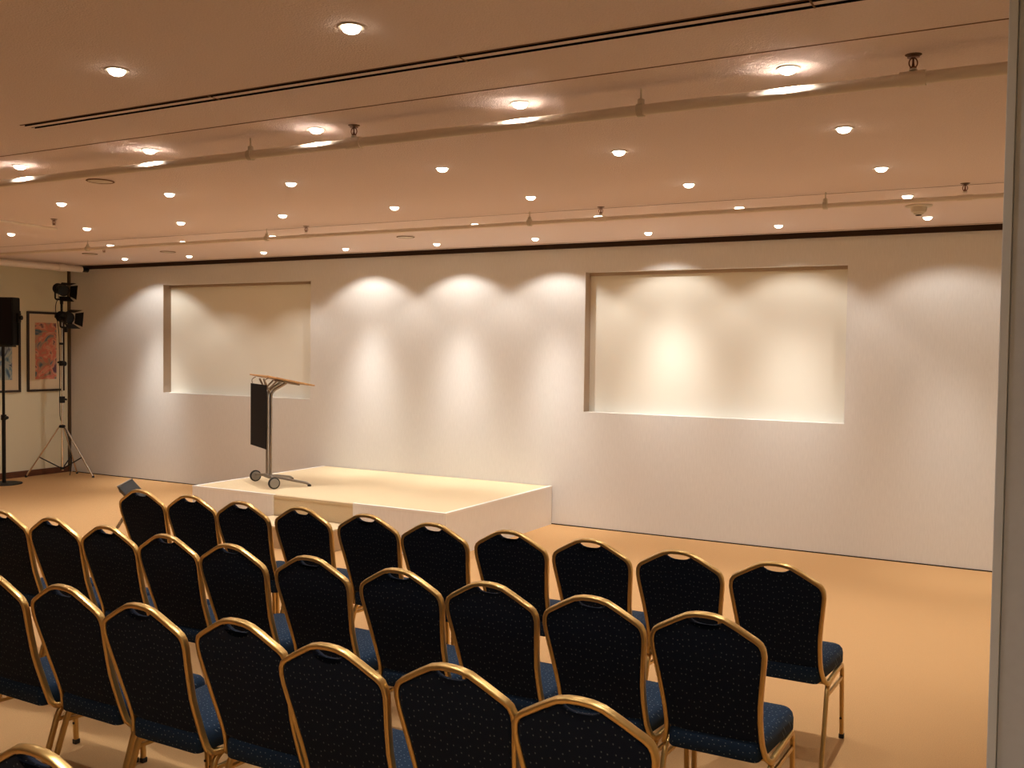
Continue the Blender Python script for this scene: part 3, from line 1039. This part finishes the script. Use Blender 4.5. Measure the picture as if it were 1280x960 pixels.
# T bar at the top and hanging cable
rod_obj('top_spigot', (0, 0, 2.16), (0, 0, 2.40), 0.016, MAT['black_paint'], ls)
bm = bmesh.new()
add_sweep(bm, round_path([(-0.04, -0.02, 2.48), (-0.10, -0.03, 2.36), (-0.03, -0.02, 2.0), (-0.02, -0.02, 1.6), (-0.025, -0.02, 1.2), (-0.02, -0.02, 0.8), (0.07, 0.03, 0.62), (0.13, 0.06, 0.22), (0.09, 0.05, 0.03)], 0.08, 5), circ(0.005, 8), (1, 0, 0))
link_mesh('cable', bm, MAT['black_rubber'], ls, smooth=True)


def par_lamp(lab, loc, rz, tilt_deg):
    """theatre spotlight: finned can, barn doors, yoke; its lens looks along local +y"""
    t = thing('stage_spotlight', lab, 'spotlight', loc, rz)
    R = Matrix.Rotation(math.radians(tilt_deg), 4, 'X')
    bm = bmesh.new()
    vs_ = add_lathe(bm, [(0.035, -0.15), (0.060, -0.135), (0.066, -0.11), (0.066, -0.03), (0.075, 0.0), (0.078, 0.075), (0.072, 0.08), (0.066, 0.07)], 20, (0, 0, 0), 'Y')
    for k in range(4):
        vs_ += add_lathe(bm, [(0.066, -0.115 + 0.022 * k), (0.073, -0.113 + 0.022 * k), (0.073, -0.107 + 0.022 * k), (0.066, -0.105 + 0.022 * k)], 20, (0, 0, 0), 'Y')
    vs_ += add_box(bm, -0.03, 0.03, -0.19, -0.14, -0.03, 0.03, 0.005)
    bmesh.ops.transform(bm, matrix=R, verts=list({v for v in bm.verts}))
    smooth_by_angle(link_mesh('housing', bm, MAT['black_paint'], t))
    for i in range(4):
        bm = bmesh.new()
        w0, w1 = 0.07, 0.10
        a = [(-w0, 0.08, 0.078), (w0, 0.08, 0.078), (w1, 0.185, 0.125), (-w1, 0.185, 0.125)]
        lo = [bm.verts.new(c) for c in a]
        hi = [bm.verts.new((c[0], c[1] - 0.001, c[2] + 0.003)) for c in a]
        bm.faces.new(lo)
        bm.faces.new(hi)
        for k in range(4):
            bm.faces.new((lo[k], lo[(k + 1) % 4], hi[(k + 1) % 4], hi[k]))
        bmesh.ops.transform(bm, matrix=R @ Matrix.Rotation(PI / 2 * i, 4, 'Y'), verts=bm.verts)
        link_mesh('barn_door', bm, MAT['black_paint'], t)
    bm = bmesh.new()
    add_sweep(bm, round_path([(-0.088, 0, 0.0), (-0.088, 0, -0.135), (0.088, 0, -0.135), (0.088, 0, 0.0)], 0.03), rrect(0.006, 0.025, 0.3), (0, 1, 0))
    for s in (-1, 1):
        add_lathe(bm, [(0.016, s * 0.078), (0.016, s * 0.105)], 12, (0, 0, 0), 'X')
    smooth_by_angle(link_mesh('yoke', bm, MAT['black_paint'], t))
    bm = bmesh.new()
    add_lathe(bm, [(0.018, -0.20), (0.022, -0.19), (0.022, -0.15), (0.012, -0.14)], 12)
    smooth_by_angle(link_mesh('yoke_clamp', bm, MAT['black_paint'], t))
    return t


par_lamp('black barn-door spotlight on the very top of the corner lighting stand', (TX, TY, 2.585), math.radians(-100), -12)
rod_obj('side_arm', (0, 0, 2.24), (0.16, -0.09, 2.24), 0.012, MAT['steel'], ls)
par_lamp('black barn-door spotlight mounted at the side of the corner stand, the lower one', (TX + 0.25, TY - 0.12, 2.20), math.radians(-88), -8)

# ------------------------------------------------------------------ loudspeaker on a pole
PX, PY = -11.97, 7.90
sp_ = thing('speaker_stand', 'black pole stand with round floor plate at the left edge, under the loudspeaker', 'speaker stand', (PX, PY, 0))
lathe_obj('base_plate', [(0.215, 0.0), (0.22, 0.004), (0.215, 0.014), (0.05, 0.020)], MAT['black_paint'], sp_, seg=36)
rod_obj('lower_tube', (0, 0, 0.018), (0, 0, 0.90), 0.024, MAT['black_paint'], sp_, n=16)
rod_obj('upper_tube', (0, 0, 0.88), (0, 0, 1.80), 0.018, MAT['black_paint'], sp_, n=16)
bm = bmesh.new()
add_lathe(bm, [(0.032, 0.84), (0.034, 0.845), (0.034, 0.905), (0.028, 0.91)], 16)
add_rod(bm, (0.03, 0, 0.875), (0.095, -0.02, 0.875), 0.007)
add_lathe(bm, [(0.02, 0.085), (0.022, 0.09), (0.022, 0.105), (0.018, 0.11)], 12, (0, -0.02, 0.875), 'X')
smooth_by_angle(link_mesh('locking_knob', bm, MAT['black_paint'], sp_))
bm = bmesh.new()
add_box(bm, -0.07, 0.20, -0.05, 0.05, 1.795, 1.815, bevel=0.003)
add_rod(bm, (0.05, -0.03, 1.795), (0.05, -0.03, 1.70), 0.010)
link_mesh('mount_plate', bm, MAT['black_paint'], sp_)
spk = thing('loudspeaker', 'black loudspeaker box on the pole stand at the left edge of the view', 'loudspeaker', (PX, PY, 1.816), math.radians(28))
bm = bmesh.new()
prof = [(-0.19, -0.12), (0.19, -0.12), (0.19, 0.06), (0.11, 0.19), (-0.11, 0.19), (-0.19, 0.06)]
lo = [bm.verts.new((x, y, 0.0)) for x, y in prof]
hi = [bm.verts.new((x, y, 0.62)) for x, y in prof]
bm.faces.new(lo)
bm.faces.new(hi)
for k in range(6):
    bm.faces.new((lo[k], lo[(k + 1) % 6], hi[(k + 1) % 6], hi[k]))
bmesh.ops.bevel(bm, geom=list(bm.edges), offset=0.008, segments=2, affect='EDGES')
link_mesh('cabinet', bm, MAT['black_paint'], spk)
box_obj('grille', -0.175, 0.175, -0.128, -0.1205, 0.02, 0.60, MAT['black_cloth'], spk, bevel=0.003)
bm = bmesh.new()
add_box(bm, 0.19, 0.225, -0.04, 0.03, 0.30, 0.42, bevel=0.006)
add_lathe(bm, [(0.03, 0.22), (0.03, 0.25)], 12, (0, 0, 0.36), 'X')
add_box(bm, 0.192, 0.215, -0.015, 0.015, 0.0, 0.34, bevel=0.004)
link_mesh('side_bracket', bm, MAT['black_paint'], spk)

# ------------------------------------------------------------------ dark case on a grey folding stand behind the front row
kb = thing('equipment_case', 'dark slanted case on grey folding legs, mostly hidden behind the leftmost front row chair', 'equipment case', (-6.10, 5.18, 0.0), math.radians(-14))
mt = Matrix.Translation((-0.02, 0, 0.615)) @ Matrix.Rotation(math.radians(21), 4, 'Y') @ Matrix.Rotation(math.radians(28), 4, 'X')
bm = bmesh.new()
add_box(bm, -0.31, 0.33, -0.062, 0.062, -0.030, 0.030, bevel=0.006, mat=mt)
link_mesh('case_body', bm, MAT['black_gloss'], kb)
bm = bmesh.new()
add_box(bm, -0.325, -0.311, -0.065, 0.065, -0.034, 0.034, bevel=0.004, mat=mt)
link_mesh('end_cheek', bm, MAT['wheel_grey'], kb)
for (x0, z0, x1, y_) in ((-0.10, 0.62, -0.80, -0.05), (0.0, 0.58, -0.70, 0.05)):
    bm = bmesh.new()
    add_sweep(bm, [(x0, y_, z0), (x1, y_, 0.013)], circ(0.013, 10), (0, 1, 0))
    smooth_by_angle(link_mesh('folding_leg', bm, MAT['grey_metal'], kb))
for y_ in (-0.03, 0.03):
    bm = bmesh.new()
    add_sweep(bm, [(-0.28, y_, 0.45), (0.38, y_, 0.013)], circ(0.012, 10), (0, 1, 0))
    smooth_by_angle(link_mesh('folding_leg', bm, MAT['grey_metal'], kb))
